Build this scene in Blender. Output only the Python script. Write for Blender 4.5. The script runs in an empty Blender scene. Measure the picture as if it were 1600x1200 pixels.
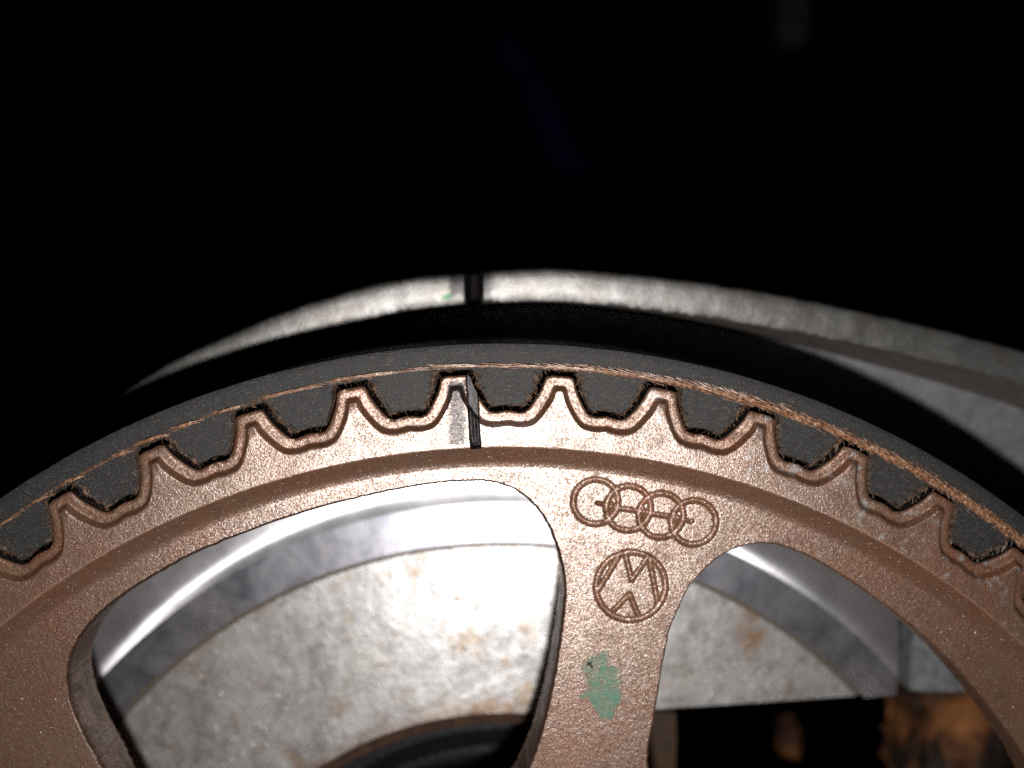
import bpy, bmesh, math, random
import numpy as np
from mathutils import Vector, Matrix
from mathutils.geometry import delaunay_2d_cdt
from mathutils import noise as mnoise

random.seed(7)
rng = np.random.default_rng(7)
sc = bpy.context.scene
sc.unit_settings.system = 'METRIC'
sc.unit_settings.scale_length = 0.01            # one Blender unit is one centimetre
COL = sc.collection

# The drawing unit used below is 1/21 mm.  Pulley centre at the origin, axis along Y,
# front face towards -Y; (x, y, h) on the drawing = across, up, height towards the viewer.
U = 6.5 / 1368.0
def W(x, y, h):
    return (x * U, -h * U, y * U)

# ------------------------------------------------------------------ camera
cam_d = bpy.data.cameras.new('camera')
cam = bpy.data.objects.new('camera', cam_d)
COL.objects.link(cam)
sc.camera = cam
M = np.array([[0.99967, 0.0, 0.02565], [0.00242, 0.99555, -0.0942], [-0.02553, 0.09423, 0.99522]])
def dirw(v):                                     # camera axis -> world
    q = M.T @ np.array(v, float)
    return Vector((q[0], -q[2], q[1]))
cam_loc = Vector(W(-20.8, 1485.6, 1379.0))
R3 = Matrix((dirw((1, 0, 0)), dirw((0, 1, 0)), dirw((0, 0, 1)))).transposed()
cam.matrix_world = Matrix.Translation(cam_loc) @ R3.to_4x4()
cam_d.sensor_width = 36.0
cam_d.lens = 18.0 / math.tan(math.radians(30.0))
cam_d.clip_start = 0.05
cam_d.clip_end = 400.0
cam_d.dof.use_dof = True
cam_d.dof.focus_distance = 1386.0 * U
cam_d.dof.aperture_fstop = cam_d.lens * 1e-3 / (2 * 21.0 * U)

# ------------------------------------------------------------------ light: the phone's flash, just below the lens
world = bpy.data.worlds.new('World')
sc.world = world
world.use_nodes = True
wb = world.node_tree.nodes['Background']
wb.inputs['Color'].default_value = (0.8, 0.85, 1.0, 1)
wb.inputs['Strength'].default_value = 0.0015
fl_d = bpy.data.lights.new('flash', 'POINT')
fl_d.energy = 2350.0
fl_d.shadow_soft_size = 36.0 * U
fl_d.color = (1.0, 0.965, 0.93)
fl = bpy.data.objects.new('flash', fl_d)
COL.objects.link(fl)
fl.location = W(-14, 1085, 1385)

sc.view_settings.view_transform = 'Standard'
sc.view_settings.look = 'None'
sc.view_settings.exposure = 0.0
sc.view_settings.gamma = 1.0
sc.view_settings.use_curve_mapping = False
sc.cycles.use_denoising = False
sc.cycles.max_bounces = 6
sc.cycles.sample_clamp_indirect = 1.0
sc.cycles.caustics_reflective = False
sc.cycles.caustics_refractive = False

# ------------------------------------------------------------------ node helpers
class NT:
    def __init__(s, name):
        s.m = bpy.data.materials.new(name)
        s.m.use_nodes = True
        s.t = s.m.node_tree
        s.b = s.t.nodes['Principled BSDF']
        s.pos = s.t.nodes.new('ShaderNodeNewGeometry').outputs['Position']
    def n(s, kind, **kw):
        nd = s.t.nodes.new(kind)
        for k, v in kw.items():
            setattr(nd, k, v)
        return nd
    def link(s, a, b):
        s.t.links.new(a, b)
    def val(s, sock, v):
        if isinstance(v, bpy.types.NodeSocket):
            s.link(v, sock)
        else:
            sock.default_value = v
    def noise(s, scale, detail=4, rough=0.55, vec=None, dist=0.0):
        nd = s.n('ShaderNodeTexNoise')
        nd.inputs['Scale'].default_value = scale
        nd.inputs['Detail'].default_value = detail
        nd.inputs['Roughness'].default_value = rough
        nd.inputs['Distortion'].default_value = dist
        s.link(vec or s.pos, nd.inputs['Vector'])
        return nd.outputs['Fac']
    def mapped(s, scale, rot=(0, 0, 0), loc=(0, 0, 0), vec=None):
        nd = s.n('ShaderNodeMapping')
        nd.inputs['Scale'].default_value = scale
        nd.inputs['Rotation'].default_value = rot
        nd.inputs['Location'].default_value = loc
        s.link(vec or s.pos, nd.inputs['Vector'])
        return nd.outputs['Vector']
    def ramp(s, fac, stops):
        nd = s.n('ShaderNodeValToRGB')
        el = nd.color_ramp.elements
        while len(el) < len(stops):
            el.new(0.5)
        for e, (p, c) in zip(el, stops):
            e.position = p
            e.color = (*c, 1) if not isinstance(c, (int, float)) else (c, c, c, 1)
        s.link(fac, nd.inputs['Fac'])
        return nd.outputs['Color']
    def mix(s, fac, a, b, blend='MIX'):
        nd = s.n('ShaderNodeMix', data_type='RGBA', blend_type=blend)
        s.val(nd.inputs[0], fac)
        for i, v in ((6, a), (7, b)):
            if isinstance(v, tuple):
                v = (*v, 1) if len(v) == 3 else v
            s.val(nd.inputs[i], v)
        return nd.outputs[2]
    def math(s, op, a, b=0.0, clamp=False):
        nd = s.n('ShaderNodeMath', operation=op, use_clamp=clamp)
        s.val(nd.inputs[0], a)
        s.val(nd.inputs[1], b)
        return nd.outputs[0]
    def bump(s, height, strength, dist, prev=None):
        nd = s.n('ShaderNodeBump')
        nd.inputs['Strength'].default_value = strength
        nd.inputs['Distance'].default_value = dist
        s.link(height, nd.inputs['Height'])
        if prev is not None:
            s.link(prev, nd.inputs['Normal'])
        return nd.outputs['Normal']
    def xy(s):
        sp = s.n('ShaderNodeSeparateXYZ')
        s.link(s.pos, sp.inputs[0])
        return sp.outputs['X'], sp.outputs['Z'], sp.outputs['Y']
    def box(s, x0, x1, y0, y1, soft, jitter=None):
        # soft-edged rectangle mask on the drawing plane
        X, Y, _ = s.xy()
        if jitter is not None:
            j = s.math('MULTIPLY', s.math('SUBTRACT', jitter, 0.5), 26 * U)
            X = s.math('ADD', X, j)
            Y = s.math('ADD', Y, j)
        def edge(v, a, sgn):
            d = s.math('MULTIPLY', s.math('SUBTRACT', v, a * U), sgn / (soft * U))
            return s.math('ADD', d, 0.5, True)
        m = s.math('MULTIPLY', edge(X, x0, 1), edge(X, x1, -1))
        return s.math('MULTIPLY', m, s.math('MULTIPLY', edge(Y, y0, 1), edge(Y, y1, -1)))
    def spot(s, cx, cy, rad, soft, jitter=None, jw=30):
        X, Y, _ = s.xy()
        dx = s.math('SUBTRACT', X, cx * U)
        dy = s.math('SUBTRACT', Y, cy * U)
        d = s.math('SQRT', s.math('ADD', s.math('MULTIPLY', dx, dx), s.math('MULTIPLY', dy, dy)))
        if jitter is not None:
            d = s.math('ADD', d, s.math('MULTIPLY', s.math('SUBTRACT', jitter, 0.5), jw * U))
        v = s.math('MULTIPLY', s.math('SUBTRACT', rad * U, d), 1 / (soft * U))
        return s.math('ADD', v, 0.5, True)
    def set(s, **kw):
        for k, v in kw.items():
            sock = s.b.inputs[k.replace('_', ' ')]
            if isinstance(v, tuple) and len(v) == 3 and sock.type == 'RGBA':
                v = (*v, 1)
            s.val(sock, v)
        return s.m

def sintered(name, dark=1.0, worn=True, bare=1.0):
    t = NT(name)
    big = t.noise(1.3, 5, 0.6)
    mid = t.noise(7.0, 5, 0.65)
    fine = t.noise(62.0, 3, 0.75)
    grain = t.noise(95.0, 2, 0.7)
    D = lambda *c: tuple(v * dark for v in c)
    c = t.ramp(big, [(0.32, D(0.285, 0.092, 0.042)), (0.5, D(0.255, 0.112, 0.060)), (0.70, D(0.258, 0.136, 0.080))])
    c = t.mix(t.ramp(mid, [(0.45, 0.0), (0.75, 0.6)]), c, D(0.22, 0.138, 0.095))
    c = t.mix(t.ramp(fine, [(0.45, 0.0), (0.68, 0.6)]), c, D(0.46, 0.27, 0.165))
    c = t.mix(t.ramp(fine, [(0.32, 0.75), (0.48, 0.0)]), c, D(0.12, 0.062, 0.04))
    gr_ = t.noise(4.5, 6, 0.7, t.mapped((1, 1, 1), loc=(1.7, 3, 8.2)), 0.7)
    c = t.mix(t.ramp(gr_, [(0.52, 0.0), (0.66, 0.62)]), c, D(0.115, 0.066, 0.046))
    dots = t.noise(34.0, 2, 0.5, t.mapped((1, 1, 1), loc=(4, 1, 2)))
    c = t.mix(t.ramp(dots, [(0.70, 0.0), (0.76, 0.85)]), c, D(0.05, 0.03, 0.022))
    hue = t.n('ShaderNodeTexNoise')
    hue.inputs['Scale'].default_value = 90.0
    t.link(t.pos, hue.inputs['Vector'])
    c = t.mix(0.22, c, hue.outputs['Color'], 'OVERLAY')
    rough = t.ramp(gr_, [(0.40, 0.38), (0.65, 0.55)])
    met = 0.5
    if worn:
        grey = t.box(-86, -57, 1258, 1358, 10, t.noise(30, 3))
        scr = t.noise(30.0, 4, 0.7, t.mapped((0.25, 1, 3.2)))
        grey = t.math('MULTIPLY', grey, t.ramp(scr, [(0.36, 0.85), (0.6, 1.0)]))
        g2 = t.math('MULTIPLY', t.box(-34, 90, 1256, 1300, 22, t.noise(25, 3)), t.ramp(scr, [(0.42, 0.0), (0.62, 0.75)]))
        sm = t.ramp(t.noise(9.0, 4, 0.65, t.mapped((1, 1, 1), loc=(3.1, 0, 1.7))), [(0.56, 0.0), (0.64, 0.75)])
        X, Y, _ = t.xy()
        r2 = t.math('SQRT', t.math('ADD', t.math('MULTIPLY', X, X), t.math('MULTIPLY', Y, Y)))
        band = t.math('MULTIPLY', t.math('GREATER_THAN', r2, 1254 * U), t.math('GREATER_THAN', X, 200 * U))
        g3 = t.math('MULTIPLY', sm, band)
        c = t.mix(t.math('MAXIMUM', g2, g3), c, (0.46, 0.44, 0.44))
        sc2 = t.ramp(t.noise(26.0, 4, 0.75, t.mapped((0.5, 1, 2.6), loc=(2, 0, 5))), [(0.34, (0.010, 0.010, 0.012)), (0.68, (0.075, 0.07, 0.085))])
        c = t.mix(grey, c, sc2)
    n1 = t.bump(grain, 0.6, 0.0028)
    n2 = t.bump(fine, 0.6, 0.0050, n1)
    sp_ = t.ramp(t.noise(46, 2, 0.5, t.mapped((1, 1, 1), loc=(7, 7, 1))), [(0.68, 0.0), (0.78, 1.0)])
    n2 = t.bump(sp_, 0.7, 0.010, n2)
    n3 = t.bump(t.noise(22, 4, 0.6), 0.35, 0.010, n2)
    t.set(Base_Color=c, Metallic=met, Roughness=rough, Normal=n3)
    # bare metal grains showing through the brown skin
    gl = t.n('ShaderNodeBsdfAnisotropic')
    gl.inputs['Color'].default_value = (0.88, 0.82, 0.765, 1)
    gl.inputs['Roughness'].default_value = 0.36
    t.link(n3, gl.inputs['Normal'])
    fac = t.ramp(fine, [(0.40, 0.06 * bare), (0.64, 0.68 * bare)])
    if worn:
        fac = t.math('MULTIPLY', fac, t.math('SUBTRACT', 1.0, t.math('MULTIPLY', grey, 0.9)))
    fac = t.math('MULTIPLY', fac, t.ramp(gr_, [(0.46, 1.0), (0.66, 0.45)]))
    ms = t.n('ShaderNodeMixShader')
    t.link(fac, ms.inputs[0])
    t.link(t.b.outputs[0], ms.inputs[1])
    t.link(gl.outputs[0], ms.inputs[2])
    t.link(ms.outputs[0], t.t.nodes['Material Output'].inputs['Surface'])
    return t.m

mat_sinter = sintered('sintered_metal')
mat_engrave = sintered('engraved_metal', 0.9, False, 0.45)
mat_border = sintered('tooth_border_metal', 0.95, True, 0.5)
mat_lip = sintered('lip_glint_metal', 1.5, False, 1.45)  # lightened copy, paints the glint along the rim's bevelled lip

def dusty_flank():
    t = NT('rubber_dust_and_notch_shade')  # rubber dust on the flanks; doubles as painted shade in the housing notch
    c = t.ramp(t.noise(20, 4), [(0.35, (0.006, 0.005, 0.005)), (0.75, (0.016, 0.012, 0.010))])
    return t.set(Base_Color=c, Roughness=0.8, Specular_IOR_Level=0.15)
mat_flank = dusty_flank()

def rough_wall():
    t = NT('rough_casting_wall')
    f = t.noise(40, 5, 0.7)
    c = t.ramp(f, [(0.3, (0.03, 0.020, 0.015)), (0.7, (0.11, 0.066, 0.048))])
    return t.set(Base_Color=c, Metallic=0.2, Roughness=0.6, Normal=t.bump(f, 0.8, 0.03))
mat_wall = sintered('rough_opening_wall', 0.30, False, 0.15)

def notchmat():
    t = NT('filed_steel')
    f = t.noise(24, 4, 0.75, t.mapped((1.5, 1, 0.5)))
    c = t.ramp(f, [(0.35, (0.008, 0.007, 0.008)), (0.65, (0.045, 0.040, 0.040))])
    return t.set(Base_Color=c, Metallic=0.7, Roughness=0.42, Normal=t.bump(t.noise(60, 3, 0.7), 0.5, 0.006))
mat_notch = notchmat()

def rubber(name='belt_rubber'):
    t = NT(name)
    f = t.noise(75, 3, 0.75)
    g = t.noise(5, 4, 0.6)
    st = t.noise(55, 3, 0.7, t.mapped((0.3, 1, 1.6), rot=(0, 0.35, 0)))
    c = t.ramp(f, [(0.3, (0.015, 0.0145, 0.0145)), (0.54, (0.027, 0.0255, 0.025)), (0.66, (0.072, 0.068, 0.064)), (0.75, (0.32, 0.29, 0.26))])
    c = t.mix(t.ramp(g, [(0.35, 0.0), (0.75, 0.35)]), c, (0.038, 0.036, 0.035))
    c = t.mix(t.ramp(st, [(0.60, 0.0), (0.74, 0.5)]), c, (0.18, 0.17, 0.165))
    n = t.bump(f, 0.5, 0.008, t.bump(st, 0.4, 0.008))
    return t.set(Base_Color=c, Roughness=0.56, Specular_IOR_Level=0.36, Normal=n)
mat_rubber = rubber()

def cordmat():
    t = NT('tension_cord_fibre')
    st = t.noise(38, 4, 0.7)
    c = t.ramp(st, [(0.34, (0.05, 0.022, 0.012)), (0.48, (0.27, 0.125, 0.066)), (0.62, (0.46, 0.27, 0.165)), (0.70, (0.85, 0.74, 0.62))])  # palest stop paints white glints into the fibre colour
    return t.set(Base_Color=c, Roughness=0.30, Specular_IOR_Level=1.0, Coat_Weight=0.6, Coat_Roughness=0.25, Normal=t.bump(t.noise(160, 2), 0.4, 0.005))
mat_cord = cordmat()

def fabricmat():
    t = NT('frayed_tooth_fabric')
    f = t.noise(60, 4, 0.7)
    c = t.ramp(f, [(0.36, (0.012, 0.008, 0.006)), (0.50, (0.11, 0.066, 0.042)), (0.66, (0.34, 0.21, 0.13))])
    return t.set(Base_Color=c, Roughness=0.75, Normal=t.bump(f, 1.0, 0.02))
mat_fabric = fabricmat()

def fibremat():
    t = NT('loose_fibre')
    f = t.noise(24, 2)
    c = t.ramp(f, [(0.40, (0.014, 0.010, 0.008)), (0.52, (0.10, 0.056, 0.034)), (0.68, (0.34, 0.20, 0.12))])
    return t.set(Base_Color=c, Roughness=0.5)
mat_fibre = fibremat()

def greenpaint():
    t = NT('worn_green_paint')
    f = t.noise(13, 5, 0.7)
    g = t.noise(62, 4, 0.8)
    at = t.n('ShaderNodeAttribute', attribute_name='cover')
    c = t.ramp(f, [(0.3, (0.22, 0.30, 0.23)), (0.5, (0.16, 0.31, 0.22)), (0.68, (0.07, 0.30, 0.20))])
    a = t.math('ADD', t.math('MULTIPLY', t.math('SUBTRACT', f, 0.5), 2.0), t.math('MULTIPLY', t.math('SUBTRACT', g, 0.5), 2.2))
    a = t.math('ADD', a, at.outputs['Fac'])
    al = t.ramp(a, [(0.0, 0.0), (0.80, 0.66)])
    return t.set(Base_Color=c, Roughness=0.5, Alpha=al, Normal=t.bump(g, 0.6, 0.012))
mat_green = greenpaint()

def rimsteel():
    t = NT('worn_cast_alloy')
    f = t.noise(7, 6, 0.66, dist=0.6)
    g = t.noise(38, 4, 0.75)
    b = t.noise(3.2, 4)
    c = t.ramp(f, [(0.3, (0.17, 0.165, 0.157)), (0.55, (0.26, 0.256, 0.248)), (0.8, (0.38, 0.375, 0.37))])
    c = t.mix(t.ramp(b, [(0.5, 0.0), (0.75, 0.5)]), c, (0.22, 0.175, 0.15))
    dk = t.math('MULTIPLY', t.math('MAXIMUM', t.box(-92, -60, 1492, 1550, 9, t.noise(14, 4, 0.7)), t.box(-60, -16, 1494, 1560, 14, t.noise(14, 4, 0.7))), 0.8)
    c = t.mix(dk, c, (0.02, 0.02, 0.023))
    gr = t.spot(-98, 1491, 8, 6, t.noise(22, 4), 26)
    c = t.mix(t.math('MULTIPLY', gr, 0.75), c, (0.02, 0.11, 0.05))
    n = t.bump(g, 0.6, 0.0035, t.bump(f, 0.4, 0.006))
    return t.set(Base_Color=c, Metallic=0.8, Roughness=0.43, Normal=n)
mat_rim = rimsteel()

def castwall():
    t = NT('brown_tinted_alloy')
    f = t.noise(11, 5, 0.65)
    c = t.ramp(f, [(0.3, (0.10, 0.083, 0.073)), (0.7, (0.19, 0.165, 0.15))])  # brown darkened to carry the shade on this sloping wall
    return t.set(Base_Color=c, Metallic=0.4, Roughness=0.55, Normal=t.bump(f, 0.3, 0.03))
mat_castwall = castwall()

def panfloor():
    t = NT('grey_alloy')
    f = t.noise(9, 5, 0.6)
    c = t.ramp(f, [(0.3, (0.17, 0.17, 0.185)), (0.7, (0.28, 0.28, 0.30))])
    return t.set(Base_Color=c, Metallic=0.3, Roughness=0.5, Normal=t.bump(f, 0.25, 0.03))
mat_pan = panfloor()

def mottled():
    t = NT('stained_cast_face')
    a = t.noise(2.6, 7, 0.62, dist=0.8)
    b = t.noise(9, 5, 0.65, dist=0.5)
    d = t.noise(1.3, 4, 0.6)
    c = t.ramp(a, [(0.30, (0.36, 0.355, 0.36)), (0.48, (0.62, 0.615, 0.62)), (0.70, (0.80, 0.80, 0.805))])
    c = t.mix(t.ramp(b, [(0.50, 0.0), (0.68, 0.6)]), c, (0.34, 0.32, 0.31))
    c = t.mix(t.ramp(d, [(0.52, 0.0), (0.7, 0.4)]), c, (0.58, 0.50, 0.40))
    sp = t.noise(3.0, 5, 0.7, t.mapped((1, 1, 1), loc=(9.3, 1.0, 4.0)))
    c = t.mix(t.ramp(sp, [(0.54, 0.0), (0.66, 0.7)]), c, (0.42, 0.29, 0.18))
    st = t.spot(516, 800, 26, 46, b, 150)
    st2 = t.spot(505, 850, 14, 40, b, 120)
    c = t.mix(t.math('MULTIPLY', t.math('MAXIMUM', st, st2), 0.75), c, (0.42, 0.20, 0.06))
    # rust tint hugging the bore edge and the sawn lower edge
    X, Y, _ = t.xy()
    r2 = t.math('SQRT', t.math('ADD', t.math('MULTIPLY', X, X), t.math('MULTIPLY', Y, Y)))
    e = t.math('SUBTRACT', 1.0, t.math('MULTIPLY', t.math('SUBTRACT', r2, 640 * U), 1 / (60 * U)), True)
    e = t.math('MULTIPLY', e, t.ramp(b, [(0.3, 0.35), (0.6, 1.0)]))
    c = t.mix(e, c, (0.30, 0.15, 0.06))
    gl_ = t.ramp(t.noise(20, 2, 0.5, t.mapped((1, 1, 1), loc=(5, 2, 7))), [(0.66, 0.0), (0.74, 1.0)])
    n = t.bump(b, 0.5, 0.012, t.bump(gl_, 0.5, 0.012, t.bump(t.noise(40, 3, 0.7), 0.4, 0.004)))
    return t.set(Base_Color=c, Metallic=0.72, Roughness=0.43, Normal=n)
mat_mottle = mottled()

def brushed():
    t = NT('ground_steel')
    a = t.noise(2.6, 5, 0.6, dist=0.5)
    b = t.noise(9, 4, 0.6)
    # radial grinding marks: noise over the angle round the axis
    X, Y, _ = t.xy()
    ang = t.math('ARCTAN2', X, Y)
    cb = t.n('ShaderNodeCombineXYZ')
    t.link(t.math('MULTIPLY', ang, 230.0), cb.inputs[0])
    r2 = t.math('SQRT', t.math('ADD', t.math('MULTIPLY', X, X), t.math('MULTIPLY', Y, Y)))
    t.link(t.math('MULTIPLY', r2, 1.5), cb.inputs[1])
    ln = t.noise(1.0, 3, 0.6, cb.outputs[0])
    c = t.ramp(a, [(0.3, (0.62, 0.62, 0.66)), (0.7, (0.85, 0.85, 0.88))])
    c = t.mix(t.ramp(b, [(0.5, 0.0), (0.8, 0.4)]), c, (0.30, 0.28, 0.28))
    rough = t.ramp(a, [(0.35, 0.33), (0.65, 0.40)])
    tg = t.n('ShaderNodeTangent', direction_type='RADIAL', axis='Y')
    t.link(tg.outputs[0], t.b.inputs['Tangent'])
    bl = t.bump(ln, 0.25, 0.008)
    gl = t.n('ShaderNodeBsdfAnisotropic')
    gl.inputs['Color'].default_value = (0.80, 0.80, 0.84, 1)
    gl.inputs['Roughness'].default_value = 0.41
    ms = t.n('ShaderNodeMixShader')
    t.link(t.ramp(a, [(0.35, 0.18), (0.7, 0.34)]), ms.inputs[0])
    t.link(t.b.outputs[0], ms.inputs[1])
    t.link(gl.outputs[0], ms.inputs[2])
    t.link(ms.outputs[0], t.t.nodes['Material Output'].inputs['Surface'])
    return t.set(Base_Color=c, Metallic=0.85, Roughness=rough, Anisotropic=1.0, Anisotropic_Rotation=0.0,
                 Normal=t.bump(ln, 0.25, 0.008))
mat_brushed = brushed()

def satin():
    t = NT('satin_steel')
    a = t.noise(2.6, 6, 0.62, dist=0.7)
    b = t.noise(8, 5, 0.6)
    c = t.ramp(a, [(0.34, (0.26, 0.26, 0.30)), (0.62, (0.44, 0.44, 0.49))])
    c = t.mix(t.ramp(b, [(0.52, 0.0), (0.75, 0.45)]), c, (0.55, 0.52, 0.50))
    X, Y, _ = t.xy()
    cb = t.n('ShaderNodeCombineXYZ')
    t.link(t.math('MULTIPLY', t.math('ARCTAN2', X, Y), 200.0), cb.inputs[0])
    ln = t.noise(1.0, 3, 0.6, cb.outputs[0])
    return t.set(Base_Color=c, Metallic=0.85, Roughness=t.ramp(a, [(0.35, 0.34), (0.65, 0.41)]), Normal=t.bump(ln, 0.2, 0.006))
mat_satin = satin()

def groovemat():
    t = NT('dark_joint')
    return t.set(Base_Color=(0.20, 0.165, 0.13), Metallic=0.4, Roughness=0.6)
mat_joint = groovemat()

def rustmat():
    t = NT('rusty_iron')
    a = t.noise(2.0, 3, 0.5)
    b = t.noise(9, 4, 0.6)
    c = t.ramp(a, [(0.38, (0.008, 0.004, 0.003)), (0.5, (0.12, 0.038, 0.009)), (0.66, (0.33, 0.125, 0.034))])
    c = t.mix(t.ramp(b, [(0.45, 0.0), (0.7, 0.5)]), c, (0.06, 0.03, 0.02))
    return t.set(Base_Color=c, Roughness=0.75, Normal=t.bump(b, 0.8, 0.06))
mat_rust = rustmat()

def simple(name, col, rough=0.6, metal=0.0, sc_=12, amt=0.4, spec=0.5):
    t = NT(name)
    f = t.noise(sc_, 4, 0.6)
    lo = tuple(v * (1 - amt) for v in col)
    hi = tuple(v * (1 + amt) for v in col)
    return t.set(Base_Color=t.ramp(f, [(0.3, lo), (0.7, hi)]), Roughness=rough, Metallic=metal,
                 Specular_IOR_Level=spec, Normal=t.bump(f, 0.3, 0.03))
mat_collar = simple('dark_steel', (0.035, 0.035, 0.038), 0.4, 0.6, 30, 0.5)
mat_tan = simple('tan_bracket', (0.045, 0.024, 0.011), 0.7)
mat_bore = simple('dark_brown_bore', (0.045, 0.02, 0.009), 0.6, 0, 8, 0.6)  # plain dark brown for the bore wall
mat_dgrey = simple('grey_bracket', (0.26, 0.26, 0.27), 0.5, 0.3)
mat_dark = simple('unlit_backdrop', (0.0025, 0.0025, 0.004), 0.9, 0, 1.0, 0.5, 0.0)  # near-black colour stands in for the unlit depth of the background
mat_blue = simple('blue_hose', (0.002, 0.002, 0.012), 0.8, 0, 2, 0.5, 0.0)
mat_lug = simple('dull_bracket', (0.016, 0.015, 0.019), 0.8, 0, 3, 0.4, 0.0)
mat_speck = simple('black_grit', (0.008, 0.009, 0.008), 0.6)

# ------------------------------------------------------------------ mesh helpers
def mesh_obj(name, verts, faces, mat, parent=None, smooth=True, angle=35, mats=None, midx=None):
    me = bpy.data.meshes.new(name)
    me.from_pydata([W(*v) for v in verts], [], faces)
    for m in (mats or [mat]):
        me.materials.append(m)
    if midx is not None:
        me.polygons.foreach_set('material_index', midx)
    if smooth:
        me.polygons.foreach_set('use_smooth', [True] * len(me.polygons))
        me.set_sharp_from_angle(angle=math.radians(angle))
    me.update()
    o = bpy.data.objects.new(name, me)
    COL.objects.link(o)
    if parent is not None:
        o.parent = parent
    return o

def empty(name, label, cat, group=None):
    o = bpy.data.objects.new(name, None)
    o.empty_display_size = 0.5
    COL.objects.link(o)
    o['label'] = label
    o['category'] = cat
    if group:
        o['group'] = group
    return o

def tag(o, label, cat, group=None):
    o['label'] = label
    o['category'] = cat
    if group:
        o['group'] = group
    return o

def polar(r, deg):
    a = math.radians(deg)
    return (r * math.sin(a), r * math.cos(a))

def loft(rows, closed=False, flip=False):
    """rows: list of equally long lists of (x,y,h). Returns verts, faces."""
    n = len(rows[0])
    v = [p for r in rows for p in r]
    f = []
    for i in range(len(rows) - 1):
        for j in range(n if closed else n - 1):
            a, b = i * n + j, i * n + (j + 1) % n
            q = (a, b, b + n, a + n)
            f.append(q[::-1] if flip else q)
    return v, f

def catmull(pts, per=8, closed=False):
    P = [np.array(p, float) for p in pts]
    out = []
    n = len(P)
    rng_ = range(n if closed else n - 1)
    for i in rng_:
        if closed:
            p0, p1, p2, p3 = P[(i - 1) % n], P[i], P[(i + 1) % n], P[(i + 2) % n]
        else:
            p0, p1, p2, p3 = P[max(i - 1, 0)], P[i], P[i + 1], P[min(i + 2, n - 1)]
        for k in range(per):
            t = k / per
            out.append(0.5 * ((2 * p1) + (-p0 + p2) * t + (2 * p0 - 5 * p1 + 4 * p2 - p3) * t * t + (-p0 + 3 * p1 - 3 * p2 + p3) * t ** 3))
    if not closed:
        out.append(P[-1])
    return np.array(out)

def nz(x, y, z=0.0, s=0.02):
    return mnoise.noise(Vector((x * s, y * s, z)))

def inside(poly, pts):
    x, y = pts[:, 0], pts[:, 1]
    c = np.zeros(len(pts), bool)
    px, py = poly[:, 0], poly[:, 1]
    j = len(poly) - 1
    for i in range(len(poly)):
        k = ((py[i] > y) != (py[j] > y))
        if k.any():
            xi = (px[j] - px[i]) * (y - py[i]) / (py[j] - py[i] + 1e-12) + px[i]
            c ^= k & (x < xi)
        j = i
    return c

def cdt(loops, extra):
    """Triangulate: loops[0] outer boundary, the rest holes; extra free points."""
    vs, es = [], []
    for L in loops:
        b = len(vs)
        vs += [Vector((float(p[0]), float(p[1]))) for p in L]
        es += [(b + i, b + (i + 1) % len(L)) for i in range(len(L))]
    vs += [Vector((float(p[0]), float(p[1]))) for p in extra]
    ov, oe, of, *_ = delaunay_2d_cdt(vs, es, [], 0, 1e-4)
    V = np.array([(v.x, v.y) for v in ov])
    F = np.array([f for f in of if len(f) == 3])
    cen = V[F].mean(1)
    keep = inside(np.asarray(loops[0]), cen)
    for L in loops[1:]:
        keep &= ~inside(np.asarray(L), cen)
    F = F[keep]
    a, b, c = V[F[:, 0]], V[F[:, 1]], V[F[:, 2]]
    s = (b[:, 0] - a[:, 0]) * (c[:, 1] - a[:, 1]) - (b[:, 1] - a[:, 1]) * (c[:, 0] - a[:, 0])
    F[s < 0] = F[s < 0][:, ::-1]
    return V, F

def submesh(V3, F):
    ids, inv = np.unique(F, return_inverse=True)
    return [tuple(v) for v in V3[ids]], [tuple(int(i) for i in f) for f in inv.reshape(F.shape)]

# ================================================================== THE PULLEY
N = 52
DEL = 360.0 / N
PH0 = 0.354
pulley = empty('toothed_pulley', 'copper brown sintered toothed pulley with engraved emblems and spoke openings', 'pulley')

# the timing notch: a radial channel right of the fifth tooth in view
def notch_depth(x, y):
    t = (y - 1256.0) / 100.0
    cx = -42.5 - 6.0 * t
    d = abs(x - cx)
    if not (1235 < y < 1390):
        return 0.0
    w = 9.2 + 0.9 * nz(x, y, 3.0, 0.05)
    k = max(0.0, min(1.0, (w - d) / 3.0))
    return 20.0 * k * k * (3 - 2 * k) - 2.0 * max(0.0, 1 - d / 5.0)

P0 = [(0, 1369), (11, 1369), (18.5, 1368), (22.8, 1364.5), (25.2, 1357), (28.4, 1347), (35.5, 1333), (44.5, 1318.5), (51.5, 1311.5), (59, 1309.3), (68, 1310.4), (75, 1311.5), (79.4, 1311.8)]
P1 = [(0, 1353.5), (5, 1353.5), (9.0, 1352.5), (11.3, 1349), (12.8, 1343), (15.6, 1335), (22.5, 1321.5), (32.5, 1306), (42.5, 1297.3), (57, 1294.3), (68, 1295.0), (74.5, 1296.2), (78.5, 1296.4)]
P2 = [(0, 1346.5), (2.6, 1346.5), (4.6, 1345.5), (5.8, 1343), (7.0, 1337), (10.0, 1329.5), (17.5, 1316), (28.3, 1300), (39.5, 1290.5), (56, 1287.0), (68, 1287.8), (74, 1288.9), (78, 1289.1)]
RB = 1270.0

def half_profile(P, per):
    return catmull(P, per)

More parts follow.
